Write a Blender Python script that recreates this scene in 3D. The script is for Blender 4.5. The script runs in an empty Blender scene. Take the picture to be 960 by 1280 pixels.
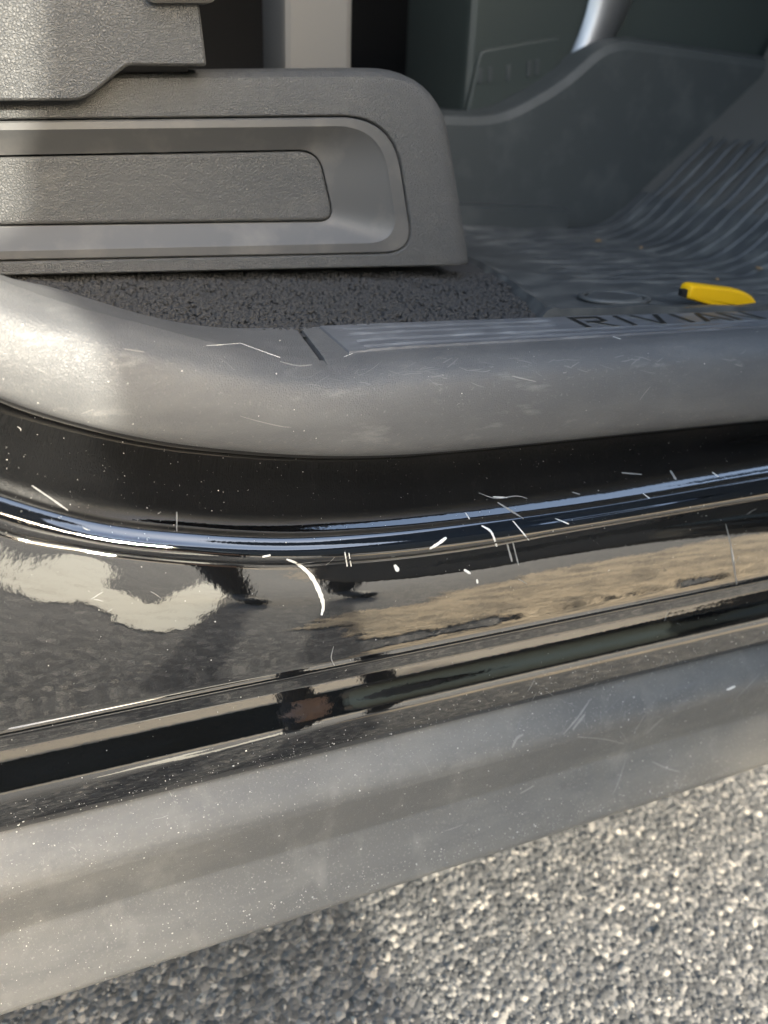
import bpy, bmesh, math, random
import numpy as np
from mathutils import Vector, Matrix
random.seed(7); rng = np.random.default_rng(7)
R = math.radians
scene = bpy.context.scene
col = scene.collection

# ------------------------------------------------------------------ camera
FPX = 962.0
def _n(v): return v / np.linalg.norm(v)
AX = _n(np.array([2346., -295., 962.])); _d = np.array([-167., 1801., 962.]); _d = _n(_d - AX * (_d @ AX))
AZ = -_d; AY = np.cross(AZ, AX)
CAM = np.array([0., -.42, .84])
def ray(px, py):
    d = np.array([px - 480., py - 640., FPX]); return np.array([d @ AX, d @ AY, d @ AZ])
def PY(px, py, y):                     # where a line of sight meets the upright plane Y = y
    r = ray(px, py); return CAM + r * (y - CAM[1]) / r[1]
def PZ(px, py, z):
    r = ray(px, py); return CAM + r * (z - CAM[2]) / r[2]
cd = bpy.data.cameras.new('camera'); cam = bpy.data.objects.new('camera', cd); col.objects.link(cam)
rt = Vector((AX[0], AY[0], AZ[0])); dn = Vector((AX[1], AY[1], AZ[1])); fw = Vector((AX[2], AY[2], AZ[2]))
m = Matrix((( rt.x, -dn.x, -fw.x, CAM[0]), (rt.y, -dn.y, -fw.y, CAM[1]), (rt.z, -dn.z, -fw.z, CAM[2]), (0, 0, 0, 1)))
cam.matrix_world = m
cd.sensor_fit = 'VERTICAL'; cd.sensor_height = 9.6; cd.lens = 9.6 * FPX / 1280.
cd.clip_start = .02; cd.clip_end = 500
cd.dof.use_dof = True; cd.dof.focus_distance = .54; cd.dof.aperture_fstop = 1.25
scene.camera = cam

# ------------------------------------------------------------------ light
SUN_EL, SUN_AZ = 22., 158.             # azimuth clockwise from +Y
w = bpy.data.worlds.new('World'); scene.world = w; w.use_nodes = True
nt = w.node_tree; nt.nodes.clear()
sky = nt.nodes.new('ShaderNodeTexSky'); sky.sky_type = 'NISHITA'; sky.sun_disc = False
sky.sun_elevation = R(SUN_EL); sky.sun_rotation = R(SUN_AZ); sky.air_density = 1.0; sky.dust_density = 4.0; sky.ozone_density = .6
bg = nt.nodes.new('ShaderNodeBackground'); bg.inputs[1].default_value = .15
out = nt.nodes.new('ShaderNodeOutputWorld'); nt.links.new(sky.outputs[0], bg.inputs[0]); nt.links.new(bg.outputs[0], out.inputs[0])
sd = bpy.data.lights.new('sun', 'SUN'); sd.energy = 2.0; sd.angle = R(1.0); sd.color = (1., .93, .82)
so = bpy.data.objects.new('sun', sd); col.objects.link(so)
to_sun = Vector((math.sin(R(SUN_AZ)) * math.cos(R(SUN_EL)), math.cos(R(SUN_AZ)) * math.cos(R(SUN_EL)), math.sin(R(SUN_EL))))
so.rotation_euler = to_sun.to_track_quat('Z', 'Y').to_euler(); so.location = (3, -4, 4)
vs = scene.view_settings; vs.view_transform = 'Standard'; vs.look = 'None'; vs.exposure = 2.5; vs.use_white_balance = True; vs.white_balance_temperature = 6450; vs.white_balance_tint = 6; vs.gamma = 1; vs.use_curve_mapping = False
scene.cycles.max_bounces = 8; scene.cycles.sample_clamp_indirect = 6

# ------------------------------------------------------------------ materials
def mat(name, base, rough=.5, metal=0., ior=1.5, grain=None, dirt=None, coat=0., coat_rough=.05, wave=None, rvar=0.):
    """grain = list of (kind, scale, strength, distance); dirt = list of (scale, colour, lo, hi, amount)"""
    M = bpy.data.materials.new(name); M.use_nodes = True; t = M.node_tree; N = t.nodes; L = t.links
    b = N['Principled BSDF']; b.inputs['Roughness'].default_value = rough; b.inputs['Metallic'].default_value = metal
    b.inputs['IOR'].default_value = ior; b.inputs['Coat Weight'].default_value = coat; b.inputs['Coat Roughness'].default_value = coat_rough
    tc = N.new('ShaderNodeTexCoord'); c = None
    rgb = N.new('ShaderNodeRGB'); rgb.outputs[0].default_value = (*base, 1); c = rgb.outputs[0]
    for (sc, dc, lo, hi, amt, *st) in (dirt or []):
        n = N.new('ShaderNodeTexNoise'); n.inputs['Scale'].default_value = sc; n.inputs['Detail'].default_value = 6; n.inputs['Roughness'].default_value = .6
        if st:
            mp = N.new('ShaderNodeMapping'); mp.inputs['Scale'].default_value = st[0]; L.new(tc.outputs['Object'], mp.inputs[0]); L.new(mp.outputs[0], n.inputs[0])
        else: L.new(tc.outputs['Object'], n.inputs[0])
        mr = N.new('ShaderNodeMapRange'); mr.inputs[1].default_value = lo; mr.inputs[2].default_value = hi; mr.inputs[4].default_value = amt
        L.new(n.outputs[0], mr.inputs[0])
        mx = N.new('ShaderNodeMix'); mx.data_type = 'RGBA'; L.new(mr.outputs[0], mx.inputs[0]); L.new(c, mx.inputs[6]); mx.inputs[7].default_value = (*dc, 1)
        c = mx.outputs[2]
        if rvar:
            rr = N.new('ShaderNodeMapRange'); rr.inputs[2].default_value = max(amt, .01); rr.inputs[3].default_value = rough; rr.inputs[4].default_value = rough + rvar
            L.new(mr.outputs[0], rr.inputs[0]); L.new(rr.outputs[0], b.inputs['Roughness'])
    L.new(c, b.inputs['Base Color'])
    prev = None
    for (kind, sc, st, dist, *sx) in (grain or []):
        src = tc.outputs['Object']
        if sx:
            mp = N.new('ShaderNodeMapping'); mp.inputs['Scale'].default_value = sx[0]; L.new(src, mp.inputs[0]); src = mp.outputs[0]
        if kind == 'noise':
            n = N.new('ShaderNodeTexNoise'); n.inputs['Scale'].default_value = sc; n.inputs['Detail'].default_value = 3; L.new(src, n.inputs[0]); h = n.outputs[0]
        elif kind == 'leather':
            nn = N.new('ShaderNodeTexNoise'); nn.inputs['Scale'].default_value = sc * .5; L.new(src, nn.inputs[0])
            ad = N.new('ShaderNodeVectorMath'); ad.operation = 'MULTIPLY_ADD'; L.new(nn.outputs['Color'], ad.inputs[0]); ad.inputs[1].default_value = (1.3 / sc,) * 3; L.new(src, ad.inputs[2])
            n = N.new('ShaderNodeTexVoronoi'); n.feature = 'DISTANCE_TO_EDGE'; n.inputs['Scale'].default_value = sc; L.new(ad.outputs[0], n.inputs[0])
            q = N.new('ShaderNodeMapRange'); q.inputs[2].default_value = .25; L.new(n.outputs[0], q.inputs[0]); h = q.outputs[0]
        else:
            n = N.new('ShaderNodeTexVoronoi'); n.inputs['Scale'].default_value = sc; L.new(src, n.inputs[0]); h = n.outputs[0]
        bp = N.new('ShaderNodeBump'); bp.inputs['Strength'].default_value = st; bp.inputs['Distance'].default_value = dist; L.new(h, bp.inputs['Height'])
        if prev: L.new(prev, bp.inputs['Normal'])
        prev = bp.outputs[0]
    if prev: L.new(prev, b.inputs['Normal'])
    return M

dust = (.30, .28, .25)
M_seat = mat('grained_grey_plastic', (.080, .081, .081), .5, grain=[('leather', 480, .7, .0007), ('noise', 700, .5, .0005, (1, 1, 2.2))], dirt=[(30, dust, .55, .8, .12)])
M_inset = mat('smooth_grey_plastic', (.078, .079, .081), .48, grain=[('noise', 2500, .15, .0002)], dirt=[(25, dust, .5, .8, .25)])
M_trim = mat('satin_sill_plastic', (.094, .095, .097), .45, grain=[('leather', 600, .4, .0004), ('noise', 1800, .3, .0002)],
             dirt=[(7, (.20, .198, .19), .40, .75, .45, (1, 2, 3)), (45, (.34, .33, .31), .60, .78, .30, (.6, 1, 2.4)), (400, (.30, .29, .27), .60, .72, .3)], rvar=.15)
M_tread = mat('tread_plastic', (.11, .115, .125), .38, grain=[('noise', 1500, .2, .0002)], dirt=[(40, (.26, .27, .28), .48, .72, .5, (1, 3, 1))], rvar=.15)
M_black = mat('black_recess', (.006, .006, .006), .5)
M_paint = mat('black_gloss_paint', (.004, .004, .0042), .02, ior=2.5, grain=[('noise', 260, .05, .0004), ('noise', 45, .04, .0012)])
M_clad = mat('grey_moulded_cladding', (.120, .1195, .115), .50, grain=[('noise', 2200, .5, .0004), ('voronoi', 900, .3, .0003)],
             dirt=[(9, (.27, .26, .23), .46, .72, .55, (.5, 1, 1.5)), (22, (.33, .32, .29), .56, .74, .26, (1.6, 1, .8)), (60, (.09, .09, .09), .6, .7, .35), (500, (.36, .35, .32), .58, .70, .45)], rvar=.12)
M_carpet = mat('charcoal_carpet', (.038, .038, .039), .95)
M_mat = mat('rubber_mat', (.062, .066, .068), .45, grain=[('noise', 700, .2, .0005)], dirt=[(22, (.24, .24, .22), .45, .75, .5, (1, 2, 1))], rvar=.2)
M_console = mat('dark_console_plastic', (.060, .066, .066), .5, grain=[('noise', 800, .15, .0003)], dirt=[(18, (.16, .165, .16), .5, .8, .4)])
M_console2 = mat('green_grey_console_plastic', (.042, .052, .048), .5, grain=[('noise', 800, .15, .0003)])
M_pale = mat('pale_grey_plastic', (.15, .145, .135), .6)
M_silver = mat('brushed_silver', (.42, .42, .42), .45, metal=1.)
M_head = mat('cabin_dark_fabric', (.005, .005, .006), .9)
M_toe = mat('brown_grey_carpet', (.11, .105, .095), .95, grain=[('noise', 500, .5, .002)])
M_yellow = mat('yellow_plastic', (.90, .50, .006), .4)
M_scratch = mat('bare_scratch', (.75, .73, .68), .6)
M_fscratch = mat('faint_scuff', (.24, .235, .22), .6)
M_rub = mat('chalky_rub', (.165, .164, .16), .6)
M_speck = mat('dust_speck', (.55, .53, .48), .9)
M_leaf = mat('dry_leaf', (.42, .27, .13), .8)
M_lrim = mat('letter_rim', (.12, .12, .11), .5)
M_lblack = mat('letter_black', (.006, .006, .006), .55)
M_seal = mat('rubber_seal', (.010, .010, .011), .6)

# ------------------------------------------------------------------ helpers
def link(name, me, material, parent=None, sharp=35):
    o = bpy.data.objects.new(name, me); col.objects.link(o)
    for mm in (material if isinstance(material, (list, tuple)) else [material]): me.materials.append(mm)
    me.shade_smooth(); me.set_sharp_from_angle(angle=R(sharp))
    if parent: o.parent = parent
    return o
def mesh(verts, faces):
    me = bpy.data.meshes.new('mesh'); me.from_pydata([tuple(map(float, v)) for v in verts], [], faces); me.validate(); me.update()
    return me
def recalc(me):
    b = bmesh.new(); b.from_mesh(me); bmesh.ops.recalc_face_normals(b, faces=b.faces)
    bmesh.ops.triangulate(b, faces=[f for f in b.faces if len(f.verts) > 4], quad_method='BEAUTY', ngon_method='EAR_CLIP'); b.to_mesh(me); b.free(); return me
def grid(name, rows, material, parent, sharp=35, flip=False, close=False):
    n = len(rows[0]); v = [p for r in rows for p in r]; f = []
    for i in range(len(rows) - 1):
        for j in range(n if close else n - 1):
            a, b_, c, d = i * n + j, i * n + (j + 1) % n, (i + 1) * n + (j + 1) % n, (i + 1) * n + j
            f.append((a, d, c, b_) if flip else (a, b_, c, d))
    return link(name, mesh(v, f), material, parent, sharp)
def hermite(xs, ys):
    xs = np.array(xs); ys = np.array(ys); s = np.diff(ys) / np.diff(xs)
    mm = np.empty_like(ys); mm[0] = s[0]; mm[-1] = s[-1]
    for i in range(1, len(xs) - 1):
        h0, h1 = xs[i] - xs[i - 1], xs[i + 1] - xs[i]; mm[i] = (s[i - 1] * h1 + s[i] * h0) / (h0 + h1)
    def f(x):
        if x <= xs[0]: return ys[0] + mm[0] * (x - xs[0])
        if x >= xs[-1]: return ys[-1] + mm[-1] * (x - xs[-1])
        i = min(np.searchsorted(xs, x, 'right') - 1, len(xs) - 2); h = xs[i + 1] - xs[i]; t = (x - xs[i]) / h
        return ((2*t**3 - 3*t*t + 1) * ys[i] + (t**3 - 2*t*t + t) * h * mm[i] + (-2*t**3 + 3*t*t) * ys[i + 1] + (t**3 - t*t) * h * mm[i + 1])
    return f
class Cv:                              # a long line of the car: Z (and Y) as smooth functions of X
    def __init__(s, pts):
        P = [PY(a, b, y) for a, b, y in pts]; s.z = hermite([p[0] for p in P], [p[2] for p in P]); s.y = hermite([p[0] for p in P], [p[1] for p in P])
def catmull(P, k=5):
    P = [np.array(p, float) for p in P]; Q = [2 * P[0] - P[1]] + P + [2 * P[-1] - P[-2]]; o = []
    for i in range(1, len(Q) - 2):
        a, b_, c, d = Q[i - 1:i + 3]
        for j in range(k):
            t = j / k; o.append(.5 * ((2 * b_) + (-a + c) * t + (2*a - 5*b_ + 4*c - d) * t*t + (-a + 3*b_ - 3*c + d) * t**3))
    o.append(P[-1]); return o
def stations(a, b, extra=()):
    s = list(np.arange(a, -.15, .03)) + list(np.arange(-.15, .8, .008)) + list(np.arange(.8, b + .001, .04)) + list(extra)
    return sorted(set(x for x in s if a <= x <= b))
def tag(o, label=None, cat=None, group=None, kind=None):
    for k, v in (('label', label), ('category', cat), ('group', group), ('kind', kind)):
        if v: o[k] = v
    return o
def rpoly(C, k=7, m=6):
    """C = [(x, y, cut)] -> closed outline with rounded corners and evenly divided sides, same count for same k, m"""
    n = len(C); seg = []
    P = [np.array(c[:2], float) for c in C]; o = []
    for i in range(n):
        a, b_, c = P[i - 1], P[i], P[(i + 1) % n]; cut = C[i][2]
        u = b_ + _n(a - b_) * cut; v = b_ + _n(c - b_) * cut
        seg.append((u, b_, v))
    for i in range(n):
        u, b_, v = seg[i]
        for j in range(k + 1):
            t = j / k; o.append((1-t)**2 * u + 2*t*(1-t) * b_ + t*t * v)
        nx = seg[(i + 1) % n][0]
        for j in range(1, m): o.append(v + (nx - v) * j / m)
    return o
def rings(name, R_, material, parent, cap_first=False, cap_last=True, sharp=35):
    """R_ = rings of 3-D points"""
    n = len(R_[0]); v = [p for r in R_ for p in r]; f = []
    for i in range(len(R_) - 1):
        for j in range(n): f.append((i*n + j, i*n + (j+1) % n, (i+1)*n + (j+1) % n, (i+1)*n + j))
    if cap_first: f.append(tuple(range(n)))
    if cap_last: f.append(tuple((len(R_) - 1) * n + j for j in range(n)))
    o = link(name, recalc(mesh(v, f)), material, parent, sharp); last = (len(R_) - 1) * n
    for p in o.data.polygons:
        vi = list(p.vertices)
        if min(vi) >= last or max(vi) < n: p.use_smooth = False
    return o
def at(outline, yref, y): 
    o = []
    for p in outline:
        q = PY(p[0], p[1], yref); o.append((q[0], y, q[2]))
    return o
def shrink(ring, d):                   # move an outline in the XZ plane inwards by d
    P = np.array(ring); n = len(P); area = 0.
    for i in range(n): area += P[i][0] * P[(i+1) % n][2] - P[(i+1) % n][0] * P[i][2]
    sg = 1 if area > 0 else -1; o = []
    for i in range(n):
        t = P[(i + 1) % n] - P[i - 1]; l = math.hypot(t[0], t[2]) or 1.
        o.append((P[i][0] - sg * t[2] / l * d, P[i][1], P[i][2] + sg * t[0] / l * d))
    return o
def setY(ring, y): return [(p[0], y, p[2]) for p in ring]
def box(name, x0, x1, y0, y1, z0, z1, material, parent=None, bev=.004):
    b = bmesh.new(); bmesh.ops.create_cube(b, size=1)
    for v in b.verts: v.co = Vector(((x0+x1)/2 + v.co.x*(x1-x0), (y0+y1)/2 + v.co.y*(y1-y0), (z0+z1)/2 + v.co.z*(z1-z0)))
    if bev: bmesh.ops.bevel(b, geom=list(b.edges), offset=bev, segments=2, affect='EDGES')
    me = bpy.data.meshes.new('mesh'); b.to_mesh(me); b.free(); return link(name, me, material, parent)

# ------------------------------------------------------------------ setting: asphalt
def asphalt_material(stone=False):
    M = bpy.data.materials.new('loose_stone' if stone else 'asphalt'); M.use_nodes = True; t = M.node_tree; N = t.nodes; L = t.links
    b = N['Principled BSDF']; b.inputs['Roughness'].default_value = .6 if stone else .9
    if stone:
        at_ = N.new('ShaderNodeAttribute'); at_.attribute_name = 'tone'; r = N.new('ShaderNodeValToRGB'); L.new(at_.outputs['Fac'], r.inputs[0])
    else:
        tc = N.new('ShaderNodeTexCoord'); v = N.new('ShaderNodeTexVoronoi'); v.inputs['Scale'].default_value = 130; L.new(tc.outputs['Object'], v.inputs[0])
        sp = N.new('ShaderNodeSeparateColor'); L.new(v.outputs['Color'], sp.inputs[0]); r = N.new('ShaderNodeValToRGB'); L.new(sp.outputs[0], r.inputs[0])
        bp = N.new('ShaderNodeBump'); bp.inputs['Strength'].default_value = .8; bp.inputs['Distance'].default_value = .004; bp.invert = True
        L.new(v.outputs['Distance'], bp.inputs['Height']); L.new(bp.outputs[0], b.inputs['Normal'])
    e = r.color_ramp.elements; e[0].position = 0; e[0].color = (.045, .045, .044, 1); e[1].position = 1; e[1].color = (.40, .365, .31, 1)
    for p, c in ((.35, (.078, .077, .075)), (.60, (.115, .112, .107)), (.78, (.155, .148, .137)), (.92, (.25, .232, .205))):
        x = e.new(p); x.color = (*c, 1)
    L.new(r.outputs[0], b.inputs['Base Color']); return M
g = rings('asphalt_ground', [[(-60, -60, 0), (60, -60, 0), (60, 60, 0), (-60, 60, 0)]], asphalt_material(), None)
tag(g, 'coarse grey sunlit asphalt beneath the vehicle', kind='structure')

def stones():
    b = bmesh.new(); bmesh.ops.create_icosphere(b, subdivisions=1, radius=1); V = np.array([v.co for v in b.verts]); F = np.array([[v.index for v in f.verts] for f in b.faces]); b.free()
    X0, X1, Y0, Y1 = -.45, 1.35, -.45, .5; n = 62000
    xy = np.stack([rng.uniform(X0, X1, n), rng.uniform(Y0, Y1, n)], 1)
    s = np.clip(rng.lognormal(math.log(.0022), .50, n), .0009, .0075)
    sc = np.stack([s * rng.uniform(.8, 1.45, n), s * rng.uniform(.7, 1.1, n), s * rng.uniform(.45, .75, n)], 1)
    jit = 1 + rng.uniform(-.42, .38, (n, 12, 1)); v = V[None] * jit * sc[:, None]
    a = rng.uniform(0, 2 * math.pi, n); ti = rng.normal(0, .25, n)
    y2 = v[..., 1] * np.cos(ti)[:, None] - v[..., 2] * np.sin(ti)[:, None]; z2 = v[..., 1] * np.sin(ti)[:, None] + v[..., 2] * np.cos(ti)[:, None]
    x = v[..., 0] * np.cos(a)[:, None] - y2 * np.sin(a)[:, None] + xy[:, :1]; y = v[..., 0] * np.sin(a)[:, None] + y2 * np.cos(a)[:, None] + xy[:, 1:]
    z = z2 + (rng.uniform(-.0002, .0010, n) - .55 * s)[:, None]
    co = np.stack([x, y, z], -1).reshape(-1, 3).astype(np.float32)
    fa = (F[None] + (np.arange(n) * 12)[:, None, None]).reshape(-1).astype(np.int32)
    me = bpy.data.meshes.new('mesh'); me.vertices.add(len(co)); me.vertices.foreach_set('co', co.ravel())
    me.loops.add(len(fa)); me.loops.foreach_set('vertex_index', fa); k = len(fa) // 3
    me.polygons.add(k); me.polygons.foreach_set('loop_start', np.arange(0, 3 * k, 3, dtype=np.int32)); me.update(calc_edges=True)
    tn = rng.uniform(0, 1, n) + .13 * np.sin(xy[:, 0] * 37 + 2 * np.sin(xy[:, 1] * 29)) * np.sin(xy[:, 1] * 43 + xy[:, 0] * 11) - .06
    tone = np.repeat(np.clip(tn, 0, 1), 12).astype(np.float32); A = me.attributes.new('tone', 'FLOAT', 'POINT'); A.data.foreach_set('value', tone)
    o = bpy.data.objects.new('asphalt_stones', me); col.objects.link(o); me.materials.append(asphalt_material(True)); o.parent = g
    tag(o, 'angular pale and dark stone chips set in the asphalt', kind='stuff')
stones()

# ------------------------------------------------------------------ the vehicle
car = bpy.data.objects.new('parked_truck', None); col.objects.link(car); car.location = (.3, .5, 0)
tag(car, 'black parked truck with open door showing its scratched sill and grey trim', 'truck')
class CarParent: pass
bpy.context.view_layer.update()
def child(o, parent=None):
    o.parent = parent or car; o.matrix_parent_inverse = o.parent.matrix_world.inverted() if o.parent is car else Matrix.Identity(4)
    if o.parent is car: o.matrix_parent_inverse = Matrix.Translation((-.3, -.5, 0))
    return o

T1 = Cv([(-60, 322, .062), (0, 349, .062), (60, 372, .062), (120, 390, .062), (180, 405, .062), (250, 424, .062), (330, 441, .062), (410, 448, .062), (480, 442, .062), (700, 428, .062), (960, 411, .062)])
T0 = Cv([(-60, 310, .085), (0, 343, .088), (60, 357, .095), (120, 375, .101), (180, 393, .107), (250, 406, .113), (365, 408, .118), (480, 404, .12), (660, 398, .123), (960, 389, .127)])
TB = Cv([(-60, 470, .045), (0, 498, .045), (100, 530, .045), (200, 552, .045), (300, 564, .045), (400, 570, .045), (500, 569, .045), (600, 561, .045), (800, 541, .045), (960, 525, .045)])
def topz(x, y):
    y0, y1 = T0.y(x), T1.y(x); return T0.z(x) + (T1.z(x) - T0.z(x)) * (y - y0) / (y1 - y0)
rows = []
for x in stations(-.60, 1.25, (.1676, .1682, .1714, .172)):
    zi, yi, zo, yo, zb = T0.z(x), T0.y(x), T1.z(x), T1.y(x), TB.z(x); h = zo - zb
    groove = -.005 if .1681 < x < .1715 else 0
    top = [(yi + .012, zi - .012), (yi + .001, zi - .001 + groove)] + [(yi + (yo - yi) * t, zi + (zo - zi) * t + groove) for t in (.05, .35, .65, .95)]
    bul = catmull([(yo, zo + groove * .3), (yo - .013, zo - .004), (yo - .026, zo - .20*h), (yo - .032, zo - .5*h), (yo - .030, zo - .8*h), (yo - .022, zo - .96*h), (yo - .008, zo - h), (yo + .03, zo - h + .004)], 6)
    rows.append([(x, a, b_) for a, b_ in top + list(bul)])
sill = child(grid('sill_trim', rows, M_trim, None, 30, flip=True)); 
tag(sill, 'scuffed grey rounded sill trim along the door opening')

# tread plate with its grooves, a raised insert in the top of the trim
TX0, TX1 = .186, 1.2
def tread_h(x, f):                     # f 0 outer .. 1 inner
    h = .0016
    for c, lim in ((.12, 9), (.34, 9), (.60, .385), (.82, .385)):
        if TX0 + .014 < x < lim: h -= .0011 * max(0, 1 - abs(f - c) / .045)
    return h
rows = []
xs = [TX0 - .001, TX0 + .0005, TX0 + .004, TX0 + .008, TX0 + .0135, TX0 + .0145] + list(np.arange(TX0 + .02, .38, .008)) + [.384, .3855] + list(np.arange(.39, .8, .01)) + list(np.arange(.8, TX1, .05))
for x in xs:
    r = []; y0, y1 = T1.y(x) + .006, T0.y(x) - .004
    fs = [-.02, 0, .03] + [c + d for c in (.12, .34, .60, .82) for d in (-.05, -.045, -.02, 0, .02, .045, .05)] + [.97, 1., 1.02]
    e = 0 if x < TX0 else 1
    for k, f in enumerate(fs):
        y = y0 + (y1 - y0) * f; r.append((x + (.006 * (1 - f) if x < TX0 + .02 else 0), y, topz(x, y) + (.0002 - .003 if (k in (0, len(fs) - 1) or not e) else tread_h(x, f))))
    rows.append(r)
tread = child(grid('tread_plate', rows, M_tread, None, 25)); tread.parent = sill; tread.matrix_parent_inverse = Matrix.Identity(4)
tag(tread, 'ribbed scuff plate with cut-out brand lettering')

# lettering: each glyph is polygons in a unit box (x along the sill, y inwards)
def stroke(a, b_, w_): 
    a = np.array(a, float); b_ = np.array(b_, float); t = _n(b_ - a); n_ = np.array([-t[1], t[0]]) * w_ / 2; return [a + n_, a - n_, b_ - n_, b_ + n_]
def glyph(c):
    if c == 'I': return [[(.42, 0), (.58, 0), (.58, 1), (.42, 1)]]
    if c == 'R': return [[(.0, 0), (.16, 0), (.16, 1), (.0, 1)], [(.16, .82), (.75, .82), (.95, .95), (.95, 1), (.16, 1)], [(.80, .46), (.97, .52), (.97, .95), (.80, .86)], [(.30, .42), (.80, .42), (.80, .57), (.30, .57)], [(.42, .42), (.62, .42), (1., 0), (.80, 0)]]
    if c == 'V': return [[(.0, 1), (.17, 1), (.56, 0), (.42, 0)], [(.83, 1), (1., 1), (.58, 0), (.50, .18)]]
    if c == 'A': return [[(.0, 0), (.17, 0), (.57, 1), (.42, 1)], [(.83, 0), (1., 0), (.59, 1), (.50, .8)], [(.36, .2), (.64, .2), (.60, .34), (.42, .34)]]
    if c == 'N': return [[(.0, 0), (.15, 0), (.15, 1), (.0, 1)], [(.17, 1), (.30, 1), (.83, 0), (.70, 0)], [(.85, 0), (1., 0), (1., 1), (.85, 1)]]
LP = [('R', 750), ('I', 793), ('V', 832), ('I', 871), ('A', 908), ('N', 953)]
for c, px in LP:
    xc = PZ(px, 408, T1.z(.4) + .002)[0]; wd = .034; v = []; f = []; mi = []
    for poly in glyph(c):
        base = len(v); n = len(poly)
        for z, in ((0,), (1,)):
            for (gx, gy) in poly:
                x = xc + (gx - .5) * wd; y0, y1 = T1.y(x) + .006, T0.y(x) - .004; y = y0 + (y1 - y0) * (.38 + .56 * gy)
                v.append((x, y, topz(x, y) + .0012 + .0009 * z))
        f.append(tuple(base + n + i for i in range(n))); mi.append(0)
        for i in range(n): f.append((base + i, base + (i + 1) % n, base + n + (i + 1) % n, base + n + i)); mi.append(1)
    me = recalc(mesh(v, f)); o = link('letter', me, [M_lblack, M_lrim], None)
    for p in me.polygons: p.material_index = 0 if abs(p.normal.z) > .7 else 1
    o.parent = sill; o['label'] = 'black letter ' + c

# jamb, rounded rail edge, side panel and lower mouldings: one painted panel
J1 = Cv([(-60, 590, .014), (0, 612, .014), (100, 642, .014), (250, 662, .014), (350, 667, .014), (450, 663, .014), (600, 648, .014), (700, 635, .014), (960, 592, .014)])
R1 = Cv([(-60, 648, 0), (0, 672, 0), (100, 692, 0), (250, 709, 0), (350, 713, 0), (450, 708, 0), (600, 690, 0), (700, 672, 0), (960, 628, 0)])
def z_at(py, y=0.): return PY(480, py, y)[2]
rows = []
for x in stations(-.60, 1.25):
    zt, zb, j, r1 = TB.z(x), TB.z(x), J1.z(x), R1.z(x)
    jamb = catmull([(.085, zt + .012), (.072, zt - .004), (.060, max(zt - .020, j + .012)), (.040, j + (zt - j) * .22 + .002), (.024, j + .0055), (.014, j + .0005)], 6)
    hh = j - r1
    rail = catmull([(.014, j + .0005), (.0088, j - .0014), (.0048, j - .0048), (.0018, j - .36 * hh), (.0004, j - .58 * hh), (.0016, j - .78 * hh), (.0048, r1 + .08 * hh), (.0050, r1)], 6)[1:]
    H_ = r1 - .476
    pan = catmull([(.0050, r1), (.0040, r1 - .004), (.0002, r1 - .25 * H_), (-.0028, r1 - .5 * H_), (-.0046, r1 - .75 * H_), (-.0054, .478), (-.0062, .4735), (-.0074, .4700)], 6)[1:]
    low = [(-.0072, .4688), (-.0062, .4680), (-.0040, .4668), (-.0024, .4655), (-.0018, .4625), (-.0022, .4605), (-.0018, .4580), (-.0022, .4560), (-.0018, .4540)]
    bead = catmull([(-.0018, .4540), (-.0030, .4505), (-.0050, .4450), (-.0076, .4390), (-.0104, .4330), (-.0126, .4280), (-.0140, .4240), (-.0146, .4215)], 4)[1:]
    tail = [(-.0147, .4190), (-.0147, .4080), (-.0143, .4000), (-.0125, .3930), (-.008, .388), (.0, .385), (.02, .384)]
    rows.append([(x, a, b_) for a, b_ in list(jamb) + list(rail) + list(pan) + low + list(bead) + tail])
panel = child(grid('rocker_panel', rows, M_paint, None, 60, flip=True))
tag(panel, 'glossy black painted rocker panel with white scratches')

# seal in the shadow gap below the trim
rows = []
for x in stations(-.60, 1.25):
    z = TB.z(x); rows.append([(x, a, b_) for a, b_ in catmull([(.10, z + .012), (.075, z + .006), (.062, z - .001), (.060, z - .007), (.068, z - .011), (.09, z - .010)], 4)])
seal = child(grid('rubber_seal', rows, M_seal, None, 60, flip=True))

# grey cladding
rows = []
for x in stations(-.60, 1.25):
    P = catmull([(.03, .3845), (.0, .3868), (-.006, .3868), (-.0085, .3855)], 3) + catmull([(-.0085, .3855), (-.016, .378), (-.025, .368), (-.0295, .360), (-.0305, .352)], 5)[1:] \
        + catmull([(-.0305, .352), (-.028, .335), (-.0245, .315), (-.0235, .305)], 5)[1:] + catmull([(-.0235, .305), (-.029, .291), (-.038, .272), (-.043, .258), (-.0445, .250), (-.041, .243), (-.034, .2385)], 5)[1:] \
        + catmull([(-.034, .2385), (-.01, .2365), (.05, .235), (.10, .26)], 4)[1:]
    rows.append([(x, a, b_) for a, b_ in P])
clad = child(grid('rocker_cladding', rows, M_clad, None, 60, flip=True))
tag(clad, 'dusty matte grey plastic cladding below the gloss panel')

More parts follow.
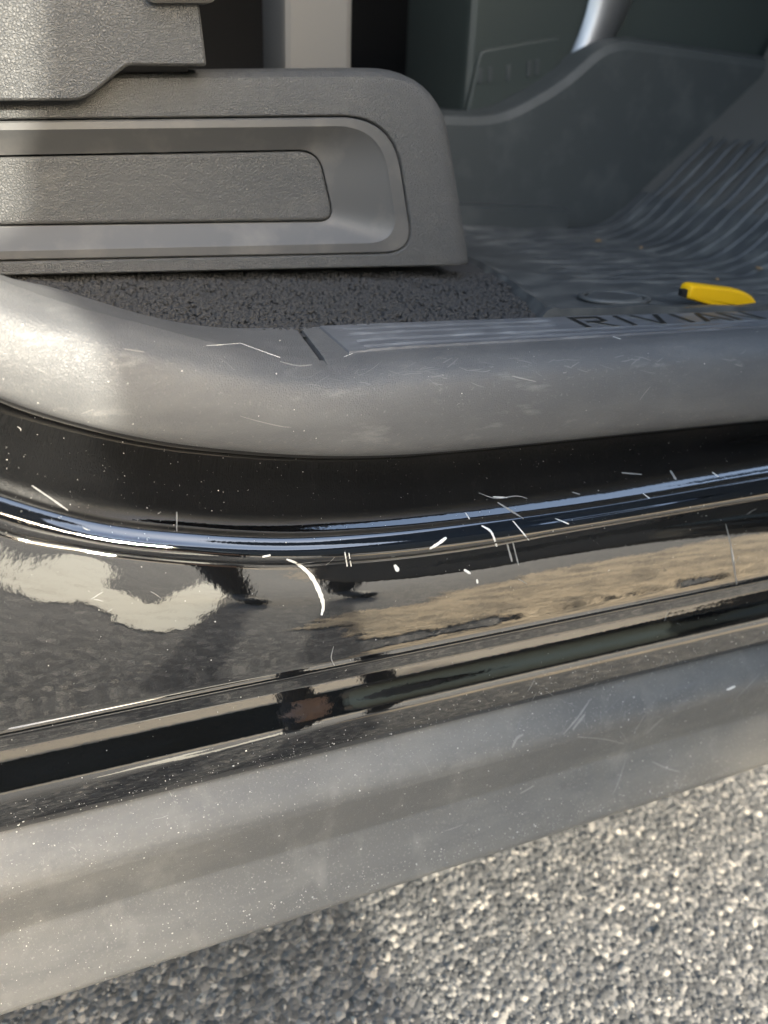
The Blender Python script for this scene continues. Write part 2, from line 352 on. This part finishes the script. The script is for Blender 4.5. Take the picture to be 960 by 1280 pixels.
# carpet riser between seat and sill, then cabin floor
XL = hermite([.132, .17, .223, .337, .60], [.390, .402, .418, .438, .430])
def carpet_z(y, x=0):
    if x > XL(y) - .004: return .683
    return carpet_y(y)
def carpet_y(y): return .6862 + max(0, (y - .118)) * .03
rows = []
for x in np.arange(-.7, .47, .01):
    rows.append([(x, y, carpet_z(y, x) + .001 * math.sin(x * 90 + y * 60)) for y in np.arange(.10, .34, .01)])
carpet = child(grid('carpet', rows, M_carpet, None))
def tufts():
    b = bmesh.new(); bmesh.ops.create_icosphere(b, subdivisions=1, radius=1); V = np.array([v.co for v in b.verts]); F = np.array([[v.index for v in f.verts] for f in b.faces]); b.free()
    n = 15000; x = rng.uniform(-.1, .45, n); y = rng.uniform(.112, .285, n); s = rng.uniform(.0010, .0022, n)
    z = np.array([carpet_z(q, p) for q, p in zip(y, x)]) + .001 * np.sin(x * 90 + y * 60) + rng.uniform(0, .0022, n)
    v = V[None] * (1 + rng.uniform(-.3, .3, (n, 12, 1))) * s[:, None, None] * np.stack([rng.uniform(.8, 1.5, n), rng.uniform(.8, 1.5, n), rng.uniform(.8, 1.3, n)], 1)[:, None] + np.stack([x, y, z], 1)[:, None]
    fa = (F[None] + (np.arange(n) * 12)[:, None, None]).reshape(-1, 3)
    me = bpy.data.meshes.new('mesh'); fa = fa.reshape(-1).astype(np.int32); co = v.reshape(-1, 3).astype(np.float32)
    me.vertices.add(len(co)); me.vertices.foreach_set('co', co.ravel()); me.loops.add(len(fa)); me.loops.foreach_set('vertex_index', fa); k = len(fa) // 3
    me.polygons.add(k); me.polygons.foreach_set('loop_start', np.arange(0, 3 * k, 3, dtype=np.int32)); me.update(calc_edges=True); me.shade_smooth()
    o = bpy.data.objects.new('carpet_pile', me); col.objects.link(o); me.materials.append(M_carpet); o.parent = carpet; o['kind'] = 'stuff'
tufts()
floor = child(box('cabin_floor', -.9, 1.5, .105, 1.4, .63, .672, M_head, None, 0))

# ---- seat base: side valance, inset with its dished recess, textured pad
L0 = rpoly([(-800, 97, 5), (556, 84, 88), (594, 334, 9), (-800, 366, 5)], 10, 10)
o0 = at(L0, .25, .25)
# right edge bows outwards a little
SY = .25
L1 = rpoly([(-800, 157, 5), (488, 143, 62), (522, 318, 48), (-800, 343, 5)], 10, 10)
L1 = rpoly([(-800, 158, 5), (492, 144, 68), (519, 317, 40), (-800, 344, 5)], 10, 10)
L2 = rpoly([(-800, 172, 5), (476, 157, 58), (499, 303, 40), (-800, 332, 5)], 10, 10)
L3 = rpoly([(-800, 214, 5), (404, 190, 26), (424, 279, 20), (-800, 297, 5)], 10, 10)
r1 = at(L1, SY, SY)
seat = rings('seat_base', [setY(o0, .34), setY(o0, .272), setY(shrink(o0, .0012), .264), setY(at(rpoly([(-800, 100, 5), (552, 89, 85), (590, 333, 8), (-800, 365, 5)], 10, 10), .25, 0), .2565), setY(at(rpoly([(-800, 106, 5), (545, 95, 80), (581, 332, 7), (-800, 363, 5)], 10, 10), .25, 0), .2515), setY(at(rpoly([(-800, 114, 5), (536, 103, 74), (571, 330, 6), (-800, 361, 5)], 10, 10), .25, 0), SY),
                           setY(shrink(r1, -.0012), SY), setY(r1, SY + .0015), setY(r1, SY + .04)], M_seat, None, cap_last=True)
child(seat); tag(seat, 'grained grey plastic seat base cover with recessed panel')
q1 = shrink(r1, .0012); r2 = at(L2, SY, SY); r3 = at(L3, SY, SY)
mid = [tuple(np.array(a) * .5 + np.array(b_) * .5) for a, b_ in zip(r2, r3)]
ins = rings('seat_inset', [setY(q1, SY + .01), setY(q1, SY + .0012), setY(shrink(q1, .0010), SY), setY(r2, SY - .0003), setY(shrink(r2, .002), SY + .0012),
                           setY(shrink(r3, -.0022), SY + .0135), setY(shrink(r3, -.0010), SY + .0142), setY(shrink(r3, -.0004), SY + .03)], M_inset, None, cap_last=False)
ins.parent = seat
q3 = shrink(r3, .0006)
pad = rings('seat_pad', [setY(q3, SY + .02), setY(q3, SY + .0135), setY(shrink(q3, .0008), SY + .0125), setY(shrink(q3, .0025), SY + .012)], M_seat, None, cap_last=True); pad.parent = seat
# upper trim of the seat cushion side
U = rpoly([(-340, -110, 12), (236, -60, 12), (250, 8, 10), (259, 83, 5), (160, 82, 6), (105, 126, 16), (-340, 128, 12)], 5, 5)
u0 = at(U, .232, .232)
up = rings('seat_side_trim', [setY(u0, .30), setY(u0, .2345), setY(shrink(u0, .0008), .2328), setY(shrink(u0, .002), .232)], M_seat, None); up.parent = seat
U = rpoly([(150, -60, 5), (300, -60, 5), (268, 3, 5), (190, 3, 5)], 5, 5); u0 = at(U, .222, .222)
lev = rings('seat_lever', [setY(u0, .25), setY(u0, .226), setY(shrink(u0, .003), .222)], M_pale, None); lev.parent = seat
U = rpoly([(120, 82, 2), (235, 82, 2), (235, 100, 2), (120, 100, 2)], 2, 2); u0 = at(U, .262, .262)
br = rings('seat_bracket', [setY(u0, .32), setY(u0, .262)], mat('dark_steel', (.05, .05, .05), .35, metal=.6), None); br.parent = seat

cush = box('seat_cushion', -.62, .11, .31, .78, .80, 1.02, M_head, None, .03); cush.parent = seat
# ---- centre console and footwell
def slab(name, poly, y, depth, material, bev=.006, k=5, lab=None):
    o0 = at(rpoly(poly, k, k), y, y)
    o = rings(name, [setY(o0, y + depth), setY(o0, y + bev), setY(shrink(o0, bev * .35), y + bev * .3), setY(shrink(o0, bev), y)], material, None); child(o)
    if lab: tag(o, lab)
    return o
cons = slab('console_side_panel', [(470, 137, 60), (625, 141, 30), (700, 100, 30), (765, 42, 34), (1250, 112, 60), (1250, 400, 60), (470, 400, 60)], .615, .2, M_console, .016, 7)
ledge = child(box('console_ledge', .1, .735, .585, .64, .66, .722, M_console, None, .004))
upc = slab('console_upper_panel', [(607, -260, 30), (1110, -260, 30), (1100, 300, 30), (566, 300, 30)], .668, .2, M_console2, .012, 4)
inner = slab('console_pocket_panel', [(600, 62, 9), (703, 44, 9), (700, 200, 9), (570, 200, 9)], .662, .01, M_console2, .004, 4)
for px, py in ((601, 96), (613, 94), (636, 92), (662, 87), (672, 85)):
    o = slab('embossed_slot', [(px - 2, py - 10, .5), (px + 3, py - 11, .5), (px + 2, py + 8, .5), (px - 3, py + 9, .5)], .6595, .004, M_console, .0006, 1); o.parent = inner; o.matrix_parent_inverse = Matrix.Identity(4)
rows = []
for t in np.linspace(0, 1, 12):        # bright curved trim strip
    a = np.array((780., -60.)) * (1 - t) + np.array((724., 90.)) * t; bwid = 66 - 34 * t; a[0] += 10 * math.sin(t * math.pi)
    r = []
    for s in np.linspace(-1, 1, 9):
        q = PY(a[0] + s * bwid * .5, a[1] + s * 4, .655); r.append((q[0], .662 - .014 * math.sqrt(max(0, 1 - s * s)), q[2]))
    rows.append(r)
strip = child(grid('silver_trim_strip', rows, M_silver, None, 60, flip=True))
post = slab('console_rear_trim', [(353, -180, 14), (446, -180, 14), (440, 190, 14), (355, 190, 14)], .47, .08, M_pale, .008, 4)
toe = []
for x, z in ((.80, .675), (1.06, .92), (1.12, 1.1), (1.15, 1.6)): toe.append([(x, y, z) for y in (.10, .35, .63)])
toeb = child(grid('toe_board_carpet', toe, M_toe, None, 60))
# dark cabin beyond
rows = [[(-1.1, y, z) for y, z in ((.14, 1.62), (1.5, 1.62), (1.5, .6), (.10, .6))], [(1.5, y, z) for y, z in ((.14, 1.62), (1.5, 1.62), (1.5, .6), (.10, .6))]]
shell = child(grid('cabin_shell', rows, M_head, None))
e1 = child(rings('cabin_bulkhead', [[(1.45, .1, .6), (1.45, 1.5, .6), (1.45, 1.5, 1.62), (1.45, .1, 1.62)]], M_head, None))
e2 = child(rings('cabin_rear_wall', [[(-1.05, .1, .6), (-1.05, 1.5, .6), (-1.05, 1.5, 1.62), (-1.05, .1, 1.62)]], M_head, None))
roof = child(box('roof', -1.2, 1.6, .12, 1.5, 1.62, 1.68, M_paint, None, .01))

# ---- front door, swung open to the right of the view
def open_door():
    hx, hy = 1.05, -.075; ux, uy = -math.cos(R(58)), -math.sin(R(58)); nx, ny = -uy, ux
    def ring(o, d, ins=0): return [(hx + ux * s + nx * d, hy + uy * s + ny * d, z) for s, z in o]
    leaf = rpoly([(0, 1.22, .06), (0, .43, .08), (1.06, .41, .14), (1.10, 1.26, .08)], 6, 5)
    small = [(q[0] * .96 + .02, (q[1] - .87) * .95 + .87) for q in leaf]
    d = child(rings('front_door', [ring(small, .07), ring(leaf, .055), ring(leaf, -.035), ring(small, -.045)], [M_paint], None, cap_first=True))
    win = rpoly([(-.04, 1.72, .03), (-.04, 1.16, .02), (1.06, 1.16, .02), (.98, 1.72, .12)], 6, 5)
    g_ = rings('door_window', [ring(win, .012), ring(win, -.012)], mat('tinted_glass', (.01, .012, .012), .02), None, cap_first=True); g_.parent = d; g_.matrix_parent_inverse = Matrix.Identity(4)
    card = rpoly([(.04, 1.16, .06), (.04, .52, .08), (1.0, .50, .12), (1.03, 1.20, .08)], 6, 5)
    # grey inner trim card on the side that faces the seat
    c_ = rings('door_card', [ring(card, CARD_S * .06), ring(card, CARD_S * .085), ring([(q[0] * .97 + .015, (q[1] - .87) * .95 + .87) for q in card], CARD_S * .095)], M_trim, None); c_.parent = d; c_.matrix_parent_inverse = Matrix.Identity(4)
    return d
CARD_S = -1
door = open_door()
fend = child(box('front_fender', 1.035, 1.75, -.04, .02, .47, 1.70, M_paint, None, .01))

# ------------------------------------------------------------------ floor mat (loose thing)
matroot = bpy.data.objects.new('floor_mat', None); col.objects.link(matroot)
tag(matroot, 'ribbed black rubber floor mat with dusty marks curving up the footwell', 'floor mat')
BX, BR, BA = .755, .14, R(46)
def mpath(s):                          # s = run along the mat from X = 0: flat, bend, slope
    if s < BX: return s, .690, 0.
    t = (s - BX) / BR
    if t < BA: return BX + BR * math.sin(t), .690 + BR * (1 - math.cos(t)), t
    l = s - BX - BR * BA; return BX + BR * math.sin(BA) + l * math.cos(BA), .690 + BR * (1 - math.cos(BA)) + l * math.sin(BA), BA
def bumpy(s, y): return .0015 * math.sin(s * 31 + y * 17) * math.sin(y * 23 - s * 9) + .0008 * math.sin(s * 77 + y * 51)
rows = []; ys = [.131, .1315, .134, .139, .1405] + list(np.arange(.15, .575, .012)) + [.578, .580, .588, .598, .600, .601]
S1 = 1.02
for i in range(70):
    r = []
    for y in ys:
        s0 = XL(y); ss = s0 + (S1 - s0) * (i / 89); x, z, a = mpath(ss)
        h = bumpy(ss, y)
        if i <= 1 or y < .140 or y > .579 or i > 87: h += .005
        if y in (.131, .601) or i == 0: h -= .009
        if i == 2: h += .002
        r.append((x - h * math.sin(a), y, z + h * math.cos(a)))
    rows.append(r)
base = grid('mat_base', rows, M_mat, matroot, 50, flip=True)
base.parent = matroot
for k, y in enumerate(np.arange(.150, .575, .0265)):
    s0 = XL(y) + .05 + .02 * (k % 2) + (.10 if .165 < y < .24 else 0); rows = []
    for i_, s in enumerate(np.linspace(s0, S1 - .012, 60)):
        x, z, a = mpath(s); r = []; tp = min(1, i_ / 7, (59 - i_) / 3)
        for q in np.linspace(-1, 1, 5):
            h = bumpy(s, y) + .0036 * tp * (1 - q ** 4) - .0008; r.append((x - h * math.sin(a), y + q * .0052, z + h * math.cos(a)))
        rows.append(r)
    grid('rib', rows, M_mat, matroot, 60, flip=True)
# oval fixing boss
def torus(name, cx, cy, cz, rx, ry, r, material, parent, tilt=0):
    rows = []
    for i in range(40):
        a = 2 * math.pi * i / 40
        rows.append([(cx + (rx + r * math.cos(b_)) * math.cos(a), cy + (ry + r * math.cos(b_)) * math.sin(a), cz + r * .8 * math.sin(b_)) for b_ in np.linspace(0, 2 * math.pi, 9)[:-1]])
    rows.append(rows[0]); return grid(name, rows, material, parent, 60, close=True)
oc = PZ(757, 374, .692)
torus('fixing_ring', oc[0] + .01, oc[1] + .0, .6935, .036, .022, .003, M_mat, matroot)
b = bmesh.new(); bmesh.ops.create_cone(b, cap_ends=True, segments=32, radius1=1, radius2=.9, depth=.003)
for v in b.verts: v.co = Vector((oc[0] + .01 + v.co.x * .032, oc[1] + v.co.y * .019, .6935 + v.co.z))
me = bpy.data.meshes.new('mesh'); b.to_mesh(me); b.free(); link('fixing_cap', me, M_mat, matroot)

# yellow tab
yr = bpy.data.objects.new('yellow_tab', None); col.objects.link(yr)
tag(yr, 'bright yellow rounded plastic tab standing at the sill edge of the mat', 'plastic tab')
Y_ = rpoly([(860, 374, 4), (866, 355, 8), (930, 363, 10), (947, 374, 8), (946, 390, 4), (900, 386, 4)], 6, 4); y0 = at(Y_, .145, .145)
rings('tab_body', [setY(shrink(y0, .001), .160), setY(y0, .157), setY(y0, .148), setY(shrink(y0, .0012), .1455), setY(shrink(y0, .003), .145)], M_yellow, yr, cap_first=True)
for pl in ([(853, 362, 1), (861, 362, 1), (859, 373, 1), (852, 371, 1)], [(940, 383, 1), (950, 384, 2), (951, 394, 1), (941, 394, 1)]):
    y1 = at(rpoly(pl, 2, 2), .146, .146); rings('tab_end', [setY(y1, .151), setY(y1, .147)], M_seal, yr, cap_first=True)

# ------------------------------------------------------------------ person and foliage row, added for shade and reflections in the black paint
def person():  # posed along the sun line to shade the cladding and darken reflections
    V = []; E = []; RR = []; T = []
    def add(p, r, tone, prev=None):
        V.append(p); RR.append(r); T.append(tone)
        if prev is not None: E.append((prev, len(V) - 1))
        return len(V) - 1
    def chain(prev, pts):
        for p, r_, t in pts: prev = add(p, r_, t, prev)
        return prev
    hip = add((.67, -1.70, .92), .16, 0)
    ch = chain(hip, [((.66, -1.60, 1.0), .16, 1), ((.65, -1.46, 1.04), .165, 1), ((.64, -1.34, 1.07), .14, 1)])
    nk = chain(ch, [((.64, -1.25, 1.10), .06, 2), ((.64, -1.19, 1.12), .075, 2), ((.64, -1.11, 1.13), .085, 2), ((.64, -1.05, 1.14), .06, 2)])
    for sx in (1, -1):
        chain(hip, [((.67 + sx * .10, -1.68, .86), .11, 0), ((.67 + sx * .13, -1.58, .50), .068, 0), ((.67 + sx * .13, -1.68, .28), .055, 0), ((.67 + sx * .13, -1.72, .09), .038, 3), ((.67 + sx * .14, -1.64, .045), .045, 3), ((.67 + sx * .15, -1.54, .035), .038, 3)])
        w_ = (.67 + sx * .14, -1.50, .60); el = (.66 + sx * .25, -1.46, .80)
        sh = (.65 + .19 * sx, -1.36, 1.03)                          # bent forward with the hands on the knees
        a_ = chain(ch, [(sh, .065, 1), (el, .050, 1), (tuple(np.array(el) * .3 + np.array(w_) * .7), .036, 2), (w_, .027, 2)])
        pl = add((w_[0], w_[1] - .005, w_[2] - .05), .026, 2, a_)
        for k in range(4):
            dx = (k - 1.5) * .019; L_ = (.9, 1., .95, .8)[k]
            chain(pl, [((w_[0] + dx, w_[1] - .002, w_[2] - .088), .0095, 2), ((w_[0] + dx * 1.1, w_[1] - .005, w_[2] - .088 - .028 * L_), .0088, 2), ((w_[0] + dx * 1.1, w_[1] - .014, w_[2] - .088 - .052 * L_), .0078, 2)])
        chain(pl, [((w_[0] - sx * .035, w_[1] + .0, w_[2] - .05), .011, 2), ((w_[0] - sx * .047, w_[1] - .005, w_[2] - .075), .010, 2), ((w_[0] - sx * .050, w_[1] - .012, w_[2] - .095), .0085, 2)])
    me = bpy.data.meshes.new('mesh'); me.from_pydata(V, E, []); o = bpy.data.objects.new('person_tmp', me); col.objects.link(o)
    sk = o.modifiers.new('skin', 'SKIN'); 
    for i, v in enumerate(me.skin_vertices[0].data): v.radius = (RR[i], RR[i]); v.use_root = (i == 0)
    sb = o.modifiers.new('sub', 'SUBSURF'); sb.levels = 2; sb.render_levels = 2
    bpy.context.view_layer.update(); ev = o.evaluated_get(bpy.context.evaluated_depsgraph_get()); nm = bpy.data.meshes.new_from_object(ev)
    bpy.data.objects.remove(o); p = bpy.data.objects.new('person', nm); col.objects.link(p); nm.materials.clear()
    for mm in (M_trousers, M_shirt, M_skin, M_shoe, M_trousers): nm.materials.append(mm)
    A = np.array(V)
    for f in nm.polygons:
        c = np.array(f.center); f.material_index = T[int(np.argmin(((A - c) ** 2).sum(1) - np.array(RR) ** 2))]; f.use_smooth = True
    tag(p, 'person in dark clothes bending forward with hands on knees, added for shade and reflections', 'person')
    b = bmesh.new(); bmesh.ops.create_uvsphere(b, u_segments=20, v_segments=12, radius=1)
    for v in b.verts: v.co = Vector((.64 + v.co.x * .093, -1.10 + v.co.y * .105 * (1 if v.co.y < 0 else .6), 1.175 + v.co.z * .075 * (1 if v.co.z > 0 else .5)))
    m2 = bpy.data.meshes.new('mesh'); b.to_mesh(m2); b.free(); h = link('hair', m2, M_hair); h.parent = p
    for sx in (-1, 1):
        b = bmesh.new(); bmesh.ops.create_uvsphere(b, u_segments=10, v_segments=6, radius=.011)
        for v in b.verts: v.co += Vector((.64 + sx * .032, -1.035, 1.135))
        m2 = bpy.data.meshes.new('mesh'); b.to_mesh(m2); b.free(); h = link('eye', m2, M_hair); h.parent = p
M_trousers = mat('charcoal_cloth', (.03, .03, .032), .9, grain=[('noise', 60, .5, .01)]); M_shirt = mat('dark_shirt', (.02, .022, .026), .9); M_skin = mat('skin', (.45, .28, .2), .5)
M_shoe = mat('black_shoe', (.03, .03, .03), .6); M_hair = mat('dark_hair', (.02, .015, .01), .6)
person()
M_sand = mat('dry_sand', (.42, .33, .22), .95, grain=[('noise', 60, .8, .02)], dirt=[(14, (.20, .16, .11), .45, .65, .8)])
verge = rings('sandy_verge', [[(-30, -30, .004)] + [(x, -4.5 + .1 * math.sin(x * 3) + .05 * math.sin(x * 11), .004) for x in np.arange(-14, 15, .2)] + [(30, -4.5, .004), (30, -30, .004)]], M_sand, None)
tag(verge, kind='structure')
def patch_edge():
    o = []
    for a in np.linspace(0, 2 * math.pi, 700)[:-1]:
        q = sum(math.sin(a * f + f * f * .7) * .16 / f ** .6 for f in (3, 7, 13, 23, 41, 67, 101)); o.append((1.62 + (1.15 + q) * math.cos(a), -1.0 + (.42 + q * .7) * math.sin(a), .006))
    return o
pt = rings('reflection_sand_patch', [patch_edge()], mat('reflection_sand', (.52, .41, .27), .95, grain=[('noise', 40, 1., .03)], dirt=[(9, (.17, .14, .10), .42, .62, .85), (35, (.60, .50, .36), .5, .7, .6)]), None)  # tan patch added out of view, to mirror as bright ground in the panel
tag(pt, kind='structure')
def sunlit_ground_patch():                    # cream shape added to pass for sunlit ground mirrored in the panel
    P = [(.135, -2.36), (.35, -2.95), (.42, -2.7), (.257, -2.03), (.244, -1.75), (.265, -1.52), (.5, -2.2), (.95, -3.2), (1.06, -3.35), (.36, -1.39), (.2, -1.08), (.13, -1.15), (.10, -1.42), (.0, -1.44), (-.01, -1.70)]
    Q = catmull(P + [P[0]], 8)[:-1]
    return rings('sunlit_ground_patch', [[(q[0] + rng.normal(0, .006), q[1] + rng.normal(0, .012), .006) for q in Q]], mat('sunlit_cream', (.78, .72, .58), .9, dirt=[(12, (.45, .40, .30), .5, .7, .6)]), None)
tag(sunlit_ground_patch(), kind='structure')
def added_hedge():  # unseen row, added to darken the horizon mirrored in the lower mouldings
    rows = []
    for i in range(161):
        x = -60 + i * .75; r = []
        for y, z in ((-16, -.1), (-15.6, 1.2), (-15.8, 2.6), (-16.6, 3.8), (-18, 4.2), (-20, 3.6)):
            r.append((x, y + rng.normal(0, .35), max(-.1, z + rng.normal(0, .35)) if z > 0 else z))
        rows.append(r)
    tag(grid('added_hedge', rows, mat('added_hedge_leaves', (.016, .017, .012), .9, grain=[('noise', 6, 1, .3)]), None, 80), 'dark green foliage row added unseen to darken the black paint reflections', 'added_hedge')
added_hedge()

# ------------------------------------------------------------------ scratches, scuffs and dust, laid on the real surfaces
bpy.context.view_layer.update(); dg = bpy.context.evaluated_depsgraph_get()
def hit(px, py):
    r = Vector(ray(px, py)).normalized(); ok, loc, nor, idx, ob, _ = scene.ray_cast(dg, Vector(CAM), r)
    if ok and nor.dot(r) > 0: nor = -nor
    return (loc, nor, ob) if ok else None
def scratch(pts, wpx, material=M_scratch, name='scratch', k=6, hgt=.00025):
    P = catmull(pts, k) if len(pts) > 2 else [np.array(pts[0]) * (1 - t) + np.array(pts[1]) * t for t in np.linspace(0, 1, 6)]
    H = [hit(p[0], p[1]) for p in P]; H = [h for h in H if h]
    if len(H) < 3: return
    own = H[len(H) // 2][2]; H = [h for h in H if h[2] is own]; v = []; f = []; n = len(H)
    if n < 3: return
    for i, (l, nn, _) in enumerate(H):
        t = (H[min(i + 1, n - 1)][0] - H[max(i - 1, 0)][0]).normalized(); sd_ = t.cross(nn).normalized()
        d = (l - Vector(CAM)).length; ww = wpx / FPX * d * .5 * (.25 + .75 * math.sin(math.pi * (i + .4) / n) ** .5) * random.uniform(.75, 1.2)
        v += [l + sd_ * ww + nn * .00005, l + nn * hgt, l - sd_ * ww + nn * .00005]
        if i: a = 3 * (i - 1); f += [(a, a + 1, a + 4, a + 3), (a + 1, a + 2, a + 5, a + 4)]
    o = link(name, recalc(mesh(v, f)), material, None)
    o.parent = own; o.matrix_parent_inverse = own.matrix_world.inverted(); return o
S = M_scratch; Fn = M_fscratch
for pts, wd, mm in [
    ([(358, 699), (372, 705), (388, 719), (399, 739), (404, 756), (402, 769)], 5.5, S), ([(328, 696), (338, 694)], 3, S),
    ([(431, 690), (434, 708)], 2, S), ([(436, 691), (439, 708)], 1.5, S),
    ([(537, 686), (547, 680), (558, 672)], 4.5, S), ([(602, 657), (614, 665), (621, 683)], 3, S), ([(641, 651), (652, 664), (661, 675)], 2, S),
    ([(694, 648), (711, 655)], 1.5, S), ([(493, 706), (498, 714)], 5, S), ([(598, 616), (620, 623), (645, 620), (659, 623)], 1.6, Fn), ([(616, 621), (634, 622)], 2, S),
    ([(622, 628), (654, 648)], 3.5, Fn), ([(582, 641), (587, 649)], 1.5, S), ([(715, 615), (725, 618)], 2, Fn), ([(777, 591), (802, 593)], 2.5, Fn),
    ([(838, 588), (845, 600)], 3.5, Fn), ([(804, 617), (812, 623)], 1.5, S), ([(907, 655), (913, 680), (918, 712), (921, 731)], 1.8, Fn), ([(914, 684), (917, 702)], 2, S),
    ([(40, 607), (62, 622), (85, 638)], 2.5, Fn), ([(417, 808), (414, 822), (418, 832)], 1.2, Fn), ([(221, 640), (221, 664)], 1.5, Fn),
    ([(634, 680), (640, 702)], 2.5, Fn), ([(641, 678), (648, 706)], 2, Fn), ([(580, 712), (588, 717)], 3, S), ([(596, 724), (597, 729)], 3, S), ([(890, 590), (898, 596)], 1.5, S),
    ([(258, 432), (278, 431), (300, 429)], 1.0, S), ([(300, 429), (325, 438), (350, 447)], 1.2, S), ([(300, 520), (325, 527), (352, 533), (364, 534)], .9, Fn),
    ([(456, 435), (438, 443), (430, 446)], 1, S), ([(155, 436), (180, 440)], 1.2, Fn), ([(752, 420), (766, 421), (776, 424)], 1.5, S), ([(350, 452), (372, 457), (390, 456)], 3, Fn),
    ([(640, 470), (670, 477)], 1.5, Fn),
    ([(704, 918), (722, 897), (738, 874)], 2.2, Fn), ([(716, 912), (731, 893)], 3.0, Fn), ([(808, 917), (818, 907), (829, 897)], 5, Fn), ([(790, 920), (799, 905), (807, 893)], 1.5, Fn),
    ([(722, 921), (755, 924), (780, 930)], 2, Fn), ([(902, 865), (916, 856), (925, 853)], 3, M_rub), ([(908, 862), (919, 858)], 3, S), ([(898, 895), (925, 868), (950, 842)], 1.2, Fn),
    ([(640, 935), (646, 923), (654, 918)], 4, Fn), ([(815, 952), (832, 960), (850, 965)], 1.8, Fn), ([(650, 992), (668, 982)], 1.6, Fn), ([(765, 993), (772, 980), (790, 925)], 1.2, Fn)]:
    scratch(pts, wd, mm)

for k in range(30):
    x = random.uniform(20, 940); t = k % 3
    if t == 0: y = 690 - .075 * x + random.uniform(-45, 90)
    elif t == 1: y = random.uniform(1040, 1200) - .27 * x
    else: y = random.uniform(455, 560) - .03 * x
    a = random.uniform(-1.2, 1.2); L_ = random.uniform(4, 26) * (1 if t else .7)
    scratch([(x, y), (x + L_ * .5 * math.cos(a) + random.uniform(-1.5, 1.5), y + L_ * .5 * math.sin(a)), (x + L_ * math.cos(a), y + L_ * math.sin(a) + random.uniform(-2, 2))], random.uniform(.5, 1.2), M_fscratch, 'hairline_scratch', 4, .0001)
for k in range(70):
    x = random.triangular(330, 950, 700 if k % 2 else 430); y = 466 - .05 * (x - 480) + random.gauss(0, 7); a = random.gauss(0, .35)
    L_ = random.uniform(5, 22); scratch([(x, y), (x + L_ * .5 * math.cos(a), y + L_ * .5 * math.sin(a) + random.uniform(-1, 1)), (x + L_ * math.cos(a), y + L_ * math.sin(a))], random.uniform(.5, 1.6), M_rub, 'rub_mark', 3, .00008)
for k in range(40):
    x = random.triangular(560, 950, 850); y = 905 - .27 * (x - 700) + random.gauss(0, 28); a = random.gauss(-.8, .5)
    L_ = random.uniform(5, 30); scratch([(x, y), (x + L_ * .5 * math.cos(a), y + L_ * .5 * math.sin(a) + random.uniform(-2, 2)), (x + L_ * math.cos(a), y + L_ * math.sin(a))], random.uniform(.5, 1.8), M_rub, 'rub_mark', 3, .00008)
def specks(n, region, owner, rad, name='dust_specks'):
    b = bmesh.new(); bmesh.ops.create_icosphere(b, subdivisions=1, radius=1); V = np.array([v.co for v in b.verts]); F = [[v.index for v in f.verts] for f in b.faces]; b.free()
    v = []; f = []; c = 0; tr = 0
    while c < n and tr < n * 6:
        tr += 1; px, py = region(); h = hit(px, py)
        if not h or h[2] is not owner: continue
        r = min(rad * random.lognormvariate(0, .5), rad * 3); k = len(v); s3 = np.array([random.uniform(.6, 1.4) for _ in range(3)])
        for q in V: v.append(tuple(np.array(h[0]) + q * r * s3))
        f += [[i + k for i in t] for t in F]; c += 1
    o = link(name, mesh(v, f), M_speck, None); o.parent = owner; o.matrix_parent_inverse = owner.matrix_world.inverted(); o['kind'] = 'stuff'
U_ = random.uniform
specks(420, lambda: (U_(0, 960), U_(500, 680)), panel, .00015)
specks(200, lambda: (U_(0, 960), U_(680, 960)), panel, .00016)
def nearedge():
    x = U_(0, 960); return x, 1040 - .245 * x - abs(random.gauss(0, 14)) - 2
specks(420, nearedge, panel, .00022)
specks(900, lambda: (U_(0, 960) ** 1.0, U_(810, 1260)), clad, .00022)
specks(700, lambda: (random.triangular(450, 960, 960), U_(810, 1100)), clad, .00022)
specks(500, lambda: (lambda x: (x, 1258 - .318 * x - abs(random.gauss(0, 10)) - 3))(random.triangular(100, 960, 900)), clad, .00025)
specks(120, lambda: (U_(0, 960), U_(400, 570)), sill, .0002)

# crumbs of dry leaf on the mat
for px, py, s in ((748, 303, .006), (948, 338, .006), (896, 352, .003), (800, 312, .003)):
    h = hit(px, py)
    if not h: continue
    v = [(h[0].x + s * math.cos(a) * U_(.6, 1.2), h[0].y + s * .7 * math.sin(a), h[0].z + .001 + U_(0, .003)) for a in np.linspace(0, 2 * math.pi, 8)[:-1]]
    v.append((h[0].x, h[0].y, h[0].z + .004)); f = [(i, (i + 1) % 7, 7) for i in range(7)]
    o = link('leaf_crumb', mesh(v, f), M_leaf)
    tag(o, {748: 'tan leaf crumb on the mat near the console ledge', 948: 'orange tan leaf crumb on mat ribs at the right edge', 896: 'tiny dry crumb on mat behind the yellow tab', 800: 'tiny dry crumb where the mat starts to curve up'}[px], 'leaf crumb', 'dry crumbs on the floor mat')
